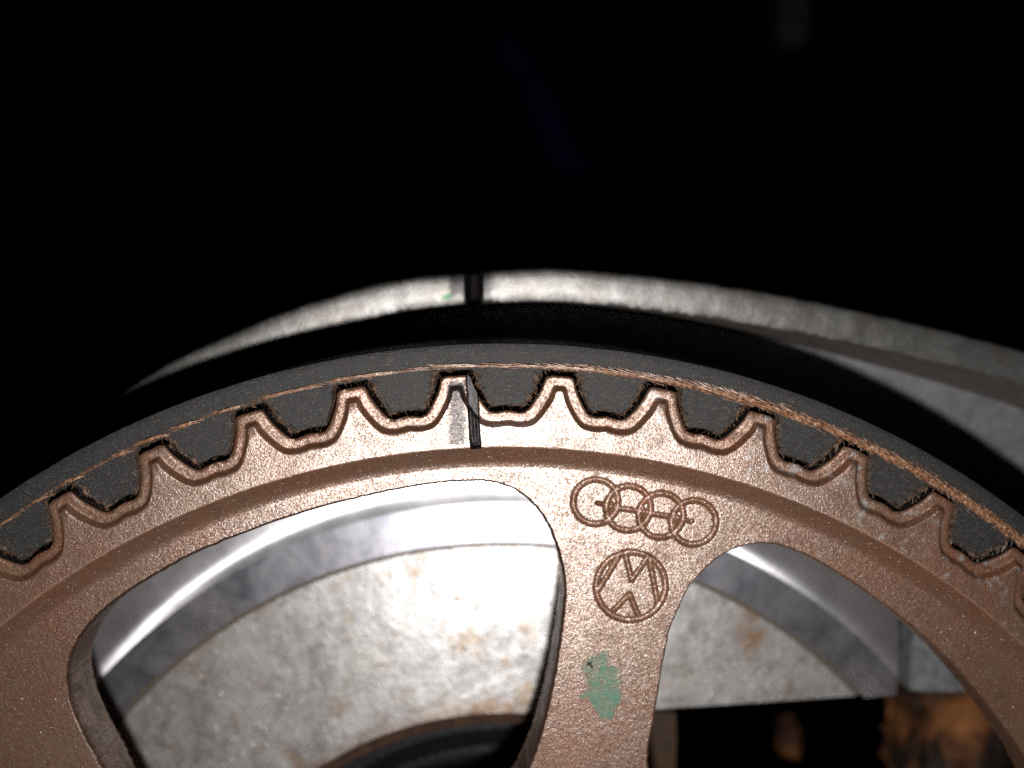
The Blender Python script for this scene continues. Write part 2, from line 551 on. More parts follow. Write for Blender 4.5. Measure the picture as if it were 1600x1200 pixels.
def tooth_mesh(phi, dense, seed):
    per = 14 if dense else 5
    curves = [half_profile(P, per) for P in (P0, P1, P2)]
    full = []
    for c in curves:
        ang = np.degrees(c[:, 0] / c[:, 1])
        ang[-1] = DEL / 2
        a = np.concatenate([-ang[::-1], ang[1:]])
        r = np.concatenate([c[::-1, 1], c[1:, 1]])
        full.append((a, r))
    n = len(full[0][0])
    base = (np.linspace(-DEL / 2, DEL / 2, n), np.full(n, RB))
    def row(ar, h, dr=0.0):
        out = []
        for a, r in zip(*ar):
            x, y = polar(r + dr, phi + a)
            out.append([x, y, h])
        return out
    def lerp(A, B, t):
        return (A[0] * (1 - t) + B[0] * t, A[1] * (1 - t) + B[1] * t)
    rows = [row(full[0], -340.0), row(full[0], -60.0), row(full[0], -15.5)]
    nflank = 2
    rows.append(row(lerp(full[0], full[1], 0.10), -13.0))
    k1 = 9 if dense else 3
    for i in range(1, k1 + 1):
        t = 0.10 + 0.80 * i / k1
        rows.append(row(lerp(full[0], full[1], t), -12.2))
    k2 = 8 if dense else 5
    for i in range(0, k2 + 1):
        t = i / k2
        s = t * t * (3 - 2 * t)
        rows.append(row(lerp(full[1], full[2], t * 1.12 - 0.05), -12.0 + 12.0 * s))
    k3 = 46 if dense else 4
    for i in range(1, k3 + 1):
        rows.append(row(lerp(lerp(full[1], full[2], 1.05), base, i / k3), 0.0))
    for i, r in enumerate(rows):
        if i < nflank:
            continue
        for p in r:
            p[2] += 0.7 * nz(p[0], p[1], seed * 0.0 + 1.0, 0.03) * (0.0 if i == len(rows) - 1 else 1.0)
            if i == nflank or i == nflank + 1:      # nibbled outer edge
                e = 0.9 * nz(p[0], p[1], 5.0, 0.22)
                rr = math.hypot(p[0], p[1])
                p[0] *= 1 + e / rr
                p[1] *= 1 + e / rr
            if dense:
                p[2] = min(p[2], p[2] * 0 + max(p[2] - notch_depth(p[0], p[1]), -24.0)) if notch_depth(p[0], p[1]) > 0 else p[2]
    v, f = loft([[tuple(p) for p in r] for r in rows], flip=True)
    midx = []
    for i in range(len(rows) - 1):
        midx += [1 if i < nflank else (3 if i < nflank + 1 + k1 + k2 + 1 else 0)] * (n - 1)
    if dense:
        for i, q in enumerate(f):
            x = sum(v[j][0] for j in q) / 4
            y = sum(v[j][1] for j in q) / 4
            if midx[i] != 1 and notch_depth(x, y) > 3.0:
                midx[i] = 2
    return v, f, midx

for k in range(N):
    phi = PH0 + (k - 4.5) * DEL
    phi_n = (phi + 180) % 360 - 180
    dense = abs(phi_n + 0.3) < 6.6
    v, f, mi = tooth_mesh(phi_n, dense, k)
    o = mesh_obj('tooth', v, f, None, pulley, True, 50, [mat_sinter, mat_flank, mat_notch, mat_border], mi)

# rim: flat ring inside the teeth, lip and sloping wall down to the web
angs = []
a = -180.0
while a < 180.0 - 1e-6:
    angs.append(a)
    a += 0.06 if -3.4 < a < -0.6 else 0.4
rim_prof = [(1270, 0), (1264, 0), (1258, 0), (1255.4, -0.3), (1253.6, -1.6), (1252.6, -4.0), (1249, -8), (1243, -14), (1236, -20.5), (1230, -25.5), (1224, -28.8), (1218, -30)]
rows = []
for i, (r, h) in enumerate(rim_prof):
    row = []
    for a_ in angs:
        x, y = polar(r, a_)
        rr = r
        if 1 < i < 6:
            rr = r + 0.8 * nz(x, y, 2.0, 0.09) + 0.5 * nz(x, y, 4.0, 0.3)
        x, y = polar(rr, a_)
        hh = h - notch_depth(x, y) * (1.0 if h > -3 else 0.0)
        if h > -16:
            hh = max(hh, -24.0) if h > -3 else min(hh, h)
        row.append((x, y, hh))
    rows.append(row)
v, f = loft(rows, True, True)
mi = [1 if notch_depth(sum(v[j][0] for j in q) / 4, sum(v[j][1] for j in q) / 4) > 3 and v[q[0]][2] > -27 and math.hypot(*v[q[0]][:2]) > 1253 else 0 for q in f]
for i, q in enumerate(f):
    rq = sum(math.hypot(v[j][0], v[j][1]) for j in q) / 4
    if mi[i] == 0 and 1253.3 < rq < 1257.2:
        mi[i] = 2
rim = mesh_obj('rim', v, f, None, pulley, True, 40, [mat_sinter, mat_notch, mat_lip], mi)

# web with kidney-shaped openings
HW = -30.0
holeL = [(-664, 720), (-689, 775), (-709, 838), (-709, 894), (-681, 953), (-626, 1006), (-542, 1059), (-469, 1095), (-314, 1151), (-149, 1189),
         (-60, 1198), (-16, 1196), (31, 1178), (72, 1133), (97, 1069), (105, 1005), (97, 929), (79, 820), (47, 710), (5, 640), (-60, 602), (-190, 575), (-330, 505), (-420, 440), (-500, 440), (-570, 520), (-630, 640)]
holeR = [(240, 707), (249, 796), (269, 928), (284, 975), (309, 1025), (361, 1074), (424, 1092), (488, 1077), (574, 1028), (673, 956), (763, 873), (844, 777), (905, 690),
         (930, 620), (905, 540), (820, 480), (700, 420), (600, 340), (500, 300), (400, 330), (330, 420), (270, 560)]
def outline(P, per, rough):
    c = catmull(P, per, True)
    d = np.roll(c, -1, 0) - np.roll(c, 1, 0)
    nrm = np.c_[-d[:, 1], d[:, 0]]
    nrm /= np.linalg.norm(nrm, axis=1)[:, None]
    area = 0.5 * np.sum(c[:, 0] * np.roll(c[:, 1], -1) - np.roll(c[:, 0], -1) * c[:, 1])
    if area < 0:
        nrm = -nrm                                     # points into the opening
    for i in range(len(c)):
        c[i] += nrm[i] * (rough * nz(c[i][0], c[i][1], 7.0, 0.12) + 0.6 * rough * nz(c[i][0], c[i][1], 9.0, 0.35))
    return c, nrm
hl, hln = outline(holeL, 16, 1.3)
hr, hrn = outline(holeR, 16, 1.6)
holes = [(hl, hln), (hr, hrn)]
def rotd(P, deg):
    a = math.radians(deg)
    c, s = math.cos(a), math.sin(a)
    return np.c_[P[:, 0] * c + P[:, 1] * s, -P[:, 0] * s + P[:, 1] * c]
for d in (117.0, 174.0, 231.0):
    cl, cn = outline(holeL, 3, 0.0)
    holes.append((rotd(cl, d), rotd(cn, d)))
outer = np.array([polar(1218, a_) for a_ in np.arange(0, 360, 0.5)])
hub_loop = np.array([polar(330, a_) for a_ in np.arange(0, 360, 3)])

# engraved emblems: distance to the strokes
ringsC = [(151.4, 1160.0), (204.8, 1148.5), (258.3, 1136.4), (312.0, 1124.6)]
def seg_d(P, a, b):
    a = np.array(a); b = np.array(b)
    t = np.clip(((P - a) @ (b - a)) / ((b - a) @ (b - a)), 0, 1)
    return np.linalg.norm(P - (a + t[:, None] * (b - a)), axis=1)
def emblem_rings(P):
    d = np.full(len(P), 1e9)
    for c in ringsC:
        d = np.minimum(d, np.abs(np.hypot(P[:, 0] - c[0], P[:, 1] - c[1]) - 36.6) - 4.6)
    bar = [(154, 1158.0), (180, 1150.5), (214, 1145.0), (272, 1134.5), (309, 1126.5)]
    for i, (p, q) in enumerate(zip(bar[:-1], bar[1:])):
        d = np.minimum(d, seg_d(P, p, q) - (3.4 if i in (0, 3) else 4.0))
    # small arrow-like blocks in the three overlaps
    for (x, y) in ((178, 1153), (231.5, 1142), (285, 1131)):
        for (ax, ay, bx, by) in ((-7, 12, 6, -3), (-6, -13, 7, 2)):
            d = np.minimum(d, seg_d(P, (x + ax, y + ay), (x + bx, y + by)) - 2.6)
    return d
def emblem_round(P):
    d = np.abs(np.hypot(P[:, 0] - 210.3, P[:, 1] - 1018.6) - 57.0) - 4.8
    L = [((201.1, 1070.4), (211.6, 1029.0)), ((211.6, 1029.0), (236.1, 1065.2)), ((182.5, 977.8), (208.2, 1005.5)), ((208.2, 1005.5), (224.5, 966.1)),
         ((188.9, 1066.8), (157.4, 1013.3)), ((240.4, 1062.9), (255.5, 987.3))]
    for a_, b_ in L:
        d = np.minimum(d, seg_d(P, a_, b_) - 4.2)
    return d

pts = []
gx, gy = np.meshgrid(np.arange(92, 370, 1.55), np.arange(944, 1212, 1.55))
G = np.c_[gx.ravel(), gy.ravel()] + rng.uniform(-0.25, 0.25, (gx.size, 2))
dd = np.minimum(emblem_rings(G), emblem_round(G))
G = G[dd < 6.0]
pts.append(G)
gx, gy = np.meshgrid(np.arange(-1200, 1210, 22.0), np.arange(-1200, 1210, 22.0))
H = np.c_[gx.ravel(), gy.ravel()] + rng.uniform(-5, 5, (gx.size, 2))
rr = np.hypot(H[:, 0], H[:, 1])
H = H[(rr > 345) & (rr < 1206)]
dH = np.minimum(emblem_rings(H), emblem_round(H))
H = H[dH > 9.0]
pts.append(H)
E_ = np.concatenate(pts)
ok = np.hypot(E_[:, 0], E_[:, 1]) < 1212
for L, n_ in holes:
    ok &= ~inside(L + 0 * n_, E_)
E_ = E_[ok]
V2, F2 = cdt([outer] + [h[0] for h in holes] + [hub_loop], E_)
dr_, dv_ = emblem_rings(V2), emblem_round(V2)
d_ = np.minimum(dr_, dv_)
k_ = np.clip((1.2 - d_) / 5.0, 0, 1)
Hh = HW - 6.8 * np.sin(k_ * math.pi / 2) ** 1.3
ln = np.array([nz(x, y, 1.0, 0.006) + 0.5 * nz(x, y, 11.0, 0.02) for x, y in V2])
edge = np.clip((1214 - np.hypot(V2[:, 0], V2[:, 1])) / 20, 0, 1)
Hh = Hh + 0.9 * ln * edge + 0.35 * rng.standard_normal(len(V2)) * (k_ > 0.05)
V3 = np.c_[V2, Hh]
cen = V2[F2].mean(1)
er, ev = emblem_rings(cen) < 1.2, emblem_round(cen) < 1.2
vv, ff = submesh(V3, F2[~(er | ev)])
web = mesh_obj('web', vv, ff, mat_sinter, pulley, True, 60)
vv, ff = submesh(V3, F2[er & ~ev])
o = mesh_obj('ring_emblem', vv, ff, mat_engrave, web, True, 60)
o['label'] = 'engraved emblem of four interlocking rings with a bar through them'
vv, ff = submesh(V3, F2[ev])
o = mesh_obj('round_emblem', vv, ff, mat_engrave, web, True, 60)
o['label'] = 'engraved round emblem with stacked angular letter strokes'
# walls of the openings
for i, (L, n_) in enumerate(holes):
    hb = np.array([0.9 * (nz(x, y, 1.0, 0.006) + 0.5 * nz(x, y, 11.0, 0.02)) * min(1, max(0, (1214 - math.hypot(x, y)) / 20)) for x, y in L])
    rws = []
    for off, h in ((0, None), (1.5, -30.9), (3.2, -33.0), (4.6, -37.0), (5.2, -46.0), (5.6, -80.0), (6.0, -112.0)):
        rws.append([(p[0] + q[0] * off + (1.2 * nz(p[0], p[1], h or 0, 0.09) if off > 2 else 0), p[1] + q[1] * off, (HW + e) if h is None else h) for p, q, e in zip(L, n_, hb)])
    area = 0.5 * np.sum(L[:, 0] * np.roll(L[:, 1], -1) - np.roll(L[:, 0], -1) * L[:, 1])
    v, f = loft(rws, True, area > 0)
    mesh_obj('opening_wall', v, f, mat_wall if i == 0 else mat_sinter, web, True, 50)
# rear skin of web and rim so that they block light
bk = [(1250, -113), (900, -113)]
V2b, F2b = cdt([np.array([polar(1262, a_) for a_ in np.arange(0, 360, 2.0)])] + [h[0] + h[1] * 6.0 for h in holes] + [hub_loop], np.zeros((0, 2)))
mesh_obj('web_back', [(x, y, -112.0) for x, y in V2b], [tuple(int(i) for i in f[::-1]) for f in F2b], mat_sinter, pulley, False)
rows = [[(*polar(r, a_), h) for a_ in np.arange(0, 360, 1.0)] for r, h in ((1262, -112), (1262, -340), (1312, -340))]
v, f = loft(rows, True, True)
mesh_obj('rim_inner_wall', v, f, mat_sinter, pulley, True, 40)
# hub
rows = [[(*polar(r, a_), h) for a_ in np.arange(0, 360, 4.0)] for r, h in ((330, -30), (322, -18), (315, -16), (120, -16), (112, -22), (112, -300))]
v, f = loft(rows, True, True)
mesh_obj('hub', v, f, mat_sinter, pulley, True, 40)

# green paint smear on the spoke, a thin skin over the web
PG = [(124, 833), (133, 838), (137, 852), (131, 868), (128, 886), (138, 900), (152, 908), (168, 911), (180, 903), (184, 890), (193, 877), (199, 856), (198, 838),
      (197, 822), (189, 812), (186, 798), (174, 787), (162, 791), (157, 803), (147, 815), (140, 829), (132, 828)]
pl = catmull(PG, 8, True)
pl = np.array([p + 2.6 * np.array([nz(p[0], p[1], 21, 0.12), nz(p[0], p[1], 27, 0.12)]) for p in pl])
gx, gy = np.meshgrid(np.arange(118, 204, 3.0), np.arange(780, 916, 3.0))
G = np.c_[gx.ravel(), gy.ravel()]
G = G[inside(pl, G)]
Vp, Fp = cdt([pl], G)
def webh(x, y):
    return HW + 0.9 * (nz(x, y, 1.0, 0.006) + 0.5 * nz(x, y, 11.0, 0.02))
o = mesh_obj('paint_smear', [(x, y, webh(x, y) + 0.55) for x, y in Vp], [tuple(int(i) for i in f) for f in Fp], mat_green, web, True, 60)
o['label'] = 'worn green paint smear on the spoke'
ca = o.data.attributes.new('cover', 'FLOAT', 'POINT')
cv = []
for p in Vp:
    dmin = float(np.min(np.hypot(pl[:, 0] - p[0], pl[:, 1] - p[1])))
    low = min(1.0, max(0.0, (885 - p[1]) / 50.0))      # thick at the lower end, rubbed thin at the upper
    cv.append(min(1.0, 0.15 + dmin / 13.0) * (0.52 + 0.36 * low))
ca.data.foreach_set('value', cv)
# speck of grit on the paint
def tube(path, radii, sides=6, jitter=0.0):
    P = [np.array(p, float) for p in path]
    vs, fs = [], []
    n = len(P)
    for i in range(n):
        t = P[min(i + 1, n - 1)] - P[max(i - 1, 0)]
        t /= (np.linalg.norm(t) + 1e-9)
        u = np.cross(t, (0, 0, 1.0))
        if np.linalg.norm(u) < 1e-3:
            u = np.cross(t, (0, 1.0, 0))
        u /= np.linalg.norm(u)
        w = np.cross(u, t)
        for k in range(sides):
            a_ = 2 * math.pi * k / sides
            vs.append(tuple(P[i] + radii[i] * (math.cos(a_) * u + math.sin(a_) * w)))
    for i in range(n - 1):
        for k in range(sides):
            a_, b_ = i * sides + k, i * sides + (k + 1) % sides
            fs.append((a_, b_, b_ + sides, a_ + sides))
    fs.append(tuple(range(sides))[::-1])
    fs.append(tuple((n - 1) * sides + k for k in range(sides)))
    return vs, fs
class Bag:
    def __init__(s):
        s.v, s.f = [], []
    def add(s, v, f):
        b = len(s.v)
        s.v += list(v)
        s.f += [tuple(i + b for i in q) for q in f]
g = Bag()
g.add(*tube([(139, 892, -28), (144, 888, -27), (148, 881, -28)], [0.8, 1.9, 1.0]))
g.add(*tube([(138, 887, -28), (143, 889, -27), (147, 893, -28.4)], [0.9, 1.5, 0.7]))
tag(mesh_obj('grit_speck', g.v, g.f, mat_speck), 'tiny black grit speck beside the green paint smear', 'grit')

# ================================================================== THE BELT
belt = empty('timing_belt', 'black rubber toothed timing belt wrapped over the pulley teeth', 'timing belt')
HB = -22.0
HBK = -357.0
RO, RI = 1418.0, 1376.5
ARC = 98.0
angs = np.arange(-ARC, ARC + 0.01, 0.25)
prof = [(RI, HBK), (RI, HB - 1.2), (RI + 1.2, HB), (RI + 14, HB), (RI + 28, HB), (RO - 2.2, HB), (RO - 0.7, HB - 0.7), (RO, HB - 2.4), (RO, HBK), (RI, HBK)]
rows = []
for r, h in prof:
    row = []
    for a_ in angs:
        x, y = polar(r, a_)
        e = 0.5 * nz(x, y, 3.0, 0.02) + 0.35 * nz(x, y, 13.0, 0.15) if r > RI + 20 else 0
        row.append((*polar(r + e, a_), h + (0.5 * nz(x, y, 6.0, 0.03) if h > -25 else 0)))
    rows.append(row)
v, f = loft(rows, False, False)
mesh_obj('backing', v, f, mat_rubber, belt, True, 40)

BT = [(0, 1319.0), (10, 1318.6), (20, 1316.9), (26.0, 1316.6), (30.5, 1320.5), (36.5, 1331), (43.5, 1343.5), (48.5, 1354), (50.5, 1362), (53, 1370.5), (58.5, 1376.5)]
def btooth(phi, wear):
    c = catmull(BT, 4)
    ang = np.degrees(c[:, 0] / c[:, 1])
    a_ = np.concatenate([-ang[::-1], ang[1:]])
    r_ = np.concatenate([c[::-1, 1], c[1:, 1]])
    fray = np.zeros(len(a_))
    n = len(a_)
    rows = []
    topA = np.linspace(a_[0], a_[-1], n)
    def row(A, Rr, h, dr=None):
        return [[*polar(rr, phi + aa), h] for aa, rr in zip(A, Rr)]
    rows.append(row(a_, r_, HBK))
    rows.append(row(a_, r_, HB - 4))
    cA, cR = 0.0, 1352.0
    def inset(t):
        return (a_ * (1 - t), r_ * (1 - t) + cR * t)
    # the fabric-covered edge is worn back, so the face edge is chamfered and ragged
    ia, ir = inset(0.018)
    rw = row(ia, ir, HB - 1.2)
    for p in rw:
        p[2] += 0.8 * nz(p[0], p[1], 31, 0.2)
    rows.append(rw)
    ia, ir = inset(0.045)
    rows.append(row(ia, ir, HB + 0.05))
    for t in (0.5, 1.0):
        rows.append(row(ia, ir * (1 - t) + 1378.5 * t, HB + 0.15))
    v, f = loft([[tuple(p) for p in r] for r in rows], flip=False)
    # top closing strip up to the backing
    mi = []
    for i in range(len(rows) - 1):
        mi += [1 if i < 2 else 0] * (n - 1)
    b = len(v)
    return v, f, mi, rows
fr = Bag()
fib = Bag()
def fibre(p, ang_deg, length, rad, lift):
    d = np.array([math.cos(math.radians(ang_deg)), math.sin(math.radians(ang_deg))])
    nn = np.array([-d[1], d[0]])
    bend = rng.uniform(-0.5, 0.5)
    path = []
    for i in range(4):
        t = i / 3
        q = np.array(p[:2]) + d * length * t + nn * bend * length * t * t
        path.append((q[0], q[1], p[2] + lift * math.sin(t * 2.6)))
    fib.add(*tube(path, [rad, rad, rad * 0.8, rad * 0.3], 3))
kk = -1
for k in range(-10, 20):
    phi = PH0 + (k - 4.0) * DEL
    if abs(phi) > ARC - 3:
        continue
    v, f, mi, rows = btooth(phi, 1)
    # the face centre strip: close the last row
    n = len(rows[0])
    base = len(v) - n
    # cap between the tooth shoulders and the backing
    tooth = mesh_obj('tooth', v, f, None, belt, True, 40, [mat_rubber, mat_fabric], mi)
    if abs(phi) > 50:
        continue
    # ragged fabric lip along the face edge, heavier on the flank towards the outside of the wrap
    edge_pts = rows[1]
    m = len(edge_pts)
    ins, outs = [], []
    for i, p in enumerate(edge_pts):
        s = (i / (m - 1)) * 2 - 1                   # -1 left flank ... +1 right flank
        outward = s if phi > 4 else -s
        if abs(phi) < 12:
            outward = abs(s) * 0.8
        amt = 1.2 + 8.0 * max(0.0, min(1.0, (-outward if abs(phi) >= 12 else outward) * 1.6)) + 0.0
        if phi <= -12:
            amt = 0.8 + 12.0 * max(0, -s) ** 0.8
        elif phi >= 12:
            amt = 0.9 + 4.0 * max(0, -s) + 11.0 * max(0, s) ** 0.8
        x, y = p[0], p[1]
        cx, cy = polar(1352, phi)
        dx, dy = cx - x, cy - y
        L = math.hypot(dx, dy)
        w = amt * (0.65 + 0.9 * nz(x, y, 41 + k, 0.11) + 0.6 * nz(x, y, 43, 0.3))
        w = max(0.3, w)
        outs.append((x, y, HB - 5))
        ins.append((x + dx / L * w, y + dy / L * w, HB + 1.0 + 0.8 * nz(x, y, 44, 0.2)))
        if i % 1 == 0:
            for _ in range(int(amt * 0.4 + 1)):
                if rng.random() < 0.5:
                    t = rng.uniform(-0.2, 1.1)
                    q = (x + dx / L * w * t + rng.uniform(-2, 2), y + dy / L * w * t + rng.uniform(-2, 2), HB + rng.uniform(0.3, 2.2))
                    tang = math.degrees(math.atan2(-dx, dy)) + rng.normal(0, 38)
                    if rng.random() < 0.5:
                        tang += 180
                    fibre(q, tang, rng.uniform(4, 12), rng.uniform(0.28, 0.6), rng.uniform(0, 3))
    mid = [((a_[0] + b_[0]) / 2, (a_[1] + b_[1]) / 2, HB + 1.2 + 0.9 * nz(a_[0], a_[1], 47, 0.3)) for a_, b_ in zip(ins, outs)]
    end = [(a_[0] * 1.0, a_[1] * 1.0, HB - 0.6) for a_ in ins]
    vv, ff = loft([outs, mid, ins, end], flip=False)
    mesh_obj('fabric_edge', vv, ff, mat_fabric, tooth, True, 60)
# fuzz over the lands above the pulley tooth tips
for k in range(0, 10):
    phi = PH0 + (k - 4.5) * DEL
    for _ in range(26):
        a_ = phi + rng.normal(0, 0.8)
        r_ = 1376.5 + abs(rng.normal(0, 2.2))
        x, y = polar(r_, a_)
        fibre((x, y, HB + rng.uniform(0.3, 2)), -a_ + rng.normal(0, 35) + (180 if rng.random() < 0.5 else 0), rng.uniform(4, 12), rng.uniform(0.35, 0.7), rng.uniform(0, 3))
o = mesh_obj('loose_fibres', fib.v, fib.f, mat_fibre, belt, True, 80)
o['kind'] = 'stuff'

# tension cord, laid bare on the cut edge of the belt
cord = Bag()
def strand(a0, r0, a1, r1, rad, lift, sag=0.0):
    path, radii = [], []
    n = 7
    for i in range(n):
        t = i / (n - 1)
        a_ = a0 + (a1 - a0) * t
        r_ = r0 + (r1 - r0) * (t + 0.12 * math.sin(2 * math.pi * t)) + sag * math.sin(math.pi * t)
        x, y = polar(r_, a_)
        path.append((x, y, HB + lift * (0.25 + math.sin(math.pi * t))))
        radii.append(rad * (0.25 + 0.75 * math.sin(math.pi * t) ** 0.6))
    cord.add(*tube(path, radii, 5))
dashes = [((1385.5, -32.83), (1378.4, -31.17), 4), ((1386.1, -30.46), (1377.8, -28.57), 4), ((1386.8, -26.91), (1378.7, -24.88), 5), ((1388.1, -24.92), (1378.4, -22.12), 7),
          ((1387.9, -22.4), (1379.8, -19.92), 6), ((1386.5, -19.81), (1381.0, -17.01), 6), ((1386.0, -16.6), (1381.0, -11.74), 11), ((1386.4, -11.7), (1381.0, -6.44), 12),
          ((1385.0, -6.9), (1383.3, -4.6), 4), ((1388, -5.2), (1379.5, -0.2), 15), ((1386.1, -35.5), (1378.5, -33.6), 4), ((1386.1, -38.5), (1378.5, -36.4), 4)]
for (r0, a0), (r1, a1), n in dashes:
    for i in range(n):
        w = a1 - a0
        s0 = a0 + w * rng.uniform(0, 0.35)
        s1 = a1 - w * rng.uniform(0, 0.35)
        q = rng.uniform(-1, 1)
        ra = r0 + (r1 - r0) * (s0 - a0) / w + q * 1.9
        rb = r0 + (r1 - r0) * (s1 - a0) / w + q * 1.9
        strand(s0, ra, s1, rb, rng.uniform(1.0, 1.7), rng.uniform(0.8, 2.4))
    mesh_obj('cord_strand', cord.v, cord.f, mat_cord, belt, True, 80)
    cord = Bag()
for a0 in np.arange(-40, 0, 0.9):                    # thin threads between the bared stretches
    b0 = a0 + rng.uniform(-0.3, 0.3)
    for _ in range(2):
        q = rng.uniform(-2.0, 2.0)
        strand(b0, 1384.5 + q, b0 + rng.uniform(1.2, 2.4), 1381 + q, rng.uniform(0.35, 0.6), rng.uniform(0.5, 1.0))
a_ = -2.5
while a_ < 60:
    grow = min(1.0, max(0.0, (a_ + 2) / 16))
    half = 4.0 + 5.6 * grow
    cr = 1382.5 + 1.0 * grow
    for _ in range(2):
        L = rng.uniform(2.6, 4.6)
        q = rng.uniform(-0.35, 0.35)
        tilt = -half * rng.uniform(1.1, 1.7)
        strand(a_ + rng.uniform(0, 0.3), cr + q * half * 0.8 - tilt * 0.5, a_ + L, cr + q * half * 0.8 + tilt * 0.5, rng.uniform(0.9, 1.8), rng.uniform(0.8, 4.0))
    if rng.random() < 0.55:                          # stray frayed threads
        q = rng.uniform(-1, 1) * half * 1.25
        strand(a_, cr + q, a_ + rng.uniform(0.5, 1.6), cr + q + rng.uniform(-4, 3), rng.uniform(0.35, 0.6), rng.uniform(1, 5))
    a_ += rng.uniform(0.15, 0.33) if a_ > 3 else rng.uniform(0.3, 0.5)
o = mesh_obj('tension_cord', cord.v, cord.f, mat_cord, belt, True, 80)
o['label'] = 'orange brown twisted cord laid bare along the belt edge'

# ================================================================== REAR HOUSING (pan with a raised rim)
housing = empty('rear_housing', 'grey alloy housing rim with a dark timing notch, blurred behind the belt', 'housing')
HR, HP = -250.0, -360.0
outP = [(-1230, 760), (-1150, 900), (-1050, 1022), (-900, 1143), (-760, 1264), (-628, 1358), (-474, 1431), (-373, 1471), (-219, 1516), (-92, 1533), (-15, 1538), (132, 1541), (396, 1514), (657, 1467), (977, 1391), (1200, 1322), (1450, 1225), (1700, 1095)]
inP = [(-1190, 760), (-1112, 882), (-1020, 998), (-882, 1120), (-742, 1228), (-606, 1310), (-450, 1380), (-352, 1419), (-207, 1459), (-92, 1476), (-15, 1481), (132, 1481), (390, 1451), (640, 1407), (960, 1334), (1180, 1265), (1425, 1170), (1670, 1040)]
oc, ic = catmull(outP, 60), catmull(inP, 60)
# the notch needs close columns
def rim_notch(x):
    d = abs(x + 49.0)
    k = max(0.0, min(1.0, (19.0 + 2.5 * nz(x, x, 71, 0.2) - d) / 14.0))
    return 70.0 * k * k * (3 - 2 * k)
def L2(A, B, t):
    return A * (1 - t) + B * t
spec = [(1.0, -352.0, 1), (1.0, HR - 9, 0), (0.97, HR - 5, 0), (0.90, HR - 3.4, 0), (0.75, HR - 1.6, 0), (0.55, HR, 0), (0.3, HR, 0), (0.12, HR, 0), (0.05, HR - 1.5, 0), (0.0, HR - 6, 0), (-0.05, -420.0, 0)]
rows = []
for t, h, kind in spec:
    row = []
    for p_o, p_i in zip(oc, ic):
        q = L2(p_o, p_i, t)
        e = 1.6 * nz(q[0], q[1], 51, 0.03) + 1.2 * nz(q[0], q[1], 53, 0.12)
        if t in (0.97, 0.90, 0.05, 0.0, 0.12):
            dn = (p_o - p_i) / np.linalg.norm(p_o - p_i)
            q = q + dn * e
        hh = h
        if h > -300:
            hh = h - rim_notch(q[0]) + 0.8 * nz(q[0], q[1], 57, 0.03)
        row.append((q[0], q[1], hh))
    rows.append(row)
v, f = loft(rows[1:], False, False)
mi = [1 if sum(v[i][2] for i in q) / 4 < -268 and abs(v[q[0]][0] + 45) < 40 else 0 for q in f]  # notch faces coloured near-black to stand in for shade in the recess
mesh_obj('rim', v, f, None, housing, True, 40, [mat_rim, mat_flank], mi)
wr = []
def draft(x):
    return 0.06 + 0.62 * max(0.0, min(1.0, (x - 250) / 800.0))
for t, h in ((0.0, HR - 9), (0.45, -300), (0.9, -348), (0.95, -356), (1.0, HP)):
    wr.append([(*L2(p_o, p_i, 1 + t * draft(p_i[0])), max(-420, h - rim_notch(p_i[0])) if h > -349 else h) for p_o, p_i in zip(oc, ic)])
v, f = loft(wr, False, True)
mesh_obj('inner_wall', v, f, mat_castwall, housing, True, 50)
fl_rows = []
for t in (0.0, 0.25, 0.5, 0.75, 1.0):
    row = []
    for p_o, p_i in zip(oc, ic):
        q = L2(p_o, p_i, 1 + draft(p_i[0]))
        c_ = q / np.linalg.norm(q) * 1330
        q2 = L2(q, c_, t)
        row.append((q2[0], q2[1], HP))
    fl_rows.append(row)
v, f = loft(fl_rows, False, True)
mesh_obj('pan_floor', v, f, mat_pan, housing, True, 50)

# ================================================================== HUB PLATE seen through the openings
plate = empty('hub_plate', 'stained grey metal plate with a bright ground ring, seen through the pulley openings', 'plate')
_RR = np.linspace(1006, 1260, 1000)
_SL = np.where(_RR < 1084, -0.09, -0.035 - 0.09 * np.tanh((_RR - 1106) / 12.0))
_HH = -350.0 + np.concatenate([[0], np.cumsum(_SL[:-1] * np.diff(_RR))])
def ph(r):
    if r < 995:
        return HP + 0.095 * (995 - r)
    if r < 1006:
        return HP - 5 * math.sin(math.pi * (r - 995) / 11)
    return float(np.interp(r, _RR, _HH))
def arc_pts(r, a0, a1, n):
    return [polar(r, a0 + (a1 - a0) * i / n) for i in range(n + 1)]
def plate_loop(r_in, r_out):
    # ring sector clipped by the sawn lower-right edge; angles clockwise from the top
    xr = 815.0
    def hitx(r):
        return math.degrees(math.asin(min(1, xr / r))) if r > xr else 90
    def yline(x):
        return 663 + (x - 306) * 0.026
    def hitline(r):
        lo, hi = 5.0, 89.0
        for _ in range(50):
            m = (lo + hi) / 2
            x, y = polar(r, m)
            if y > yline(x):
                lo = m
            else:
                hi = m
        return lo
    def endang(r):
        return min(hitx(r), hitline(r))
    return endang
endang = plate_loop(0, 0)
def sector(rs, amin, n):
    rows = []
    for r in rs:
        e = endang(r)
        row = []
        for i in range(n + 1):
            a_ = amin + (e - amin) * i / n
            x, y = polar(r, a_)
            row.append((x, y, ph(r) + (0.8 * nz(x, y, 61, 0.02) if r < 985 else 0)))
        rows.append(row)
    return loft(rows, False, False)
v, f = sector([662, 667] + list(np.linspace(676, 995, 16)), -170, 260)
cast = mesh_obj('cast_face', v, f, mat_mottle, plate, True, 40)
v, f = sector(list(np.linspace(995, 1006, 10)), -170, 260)
mesh_obj('joint_groove', v, f, mat_joint, plate, True, 60)
v, f = sector(list(np.linspace(1006, 1084, 16)), -170, 260)
mesh_obj('ground_ring', v, f, mat_satin, plate, True, 60)
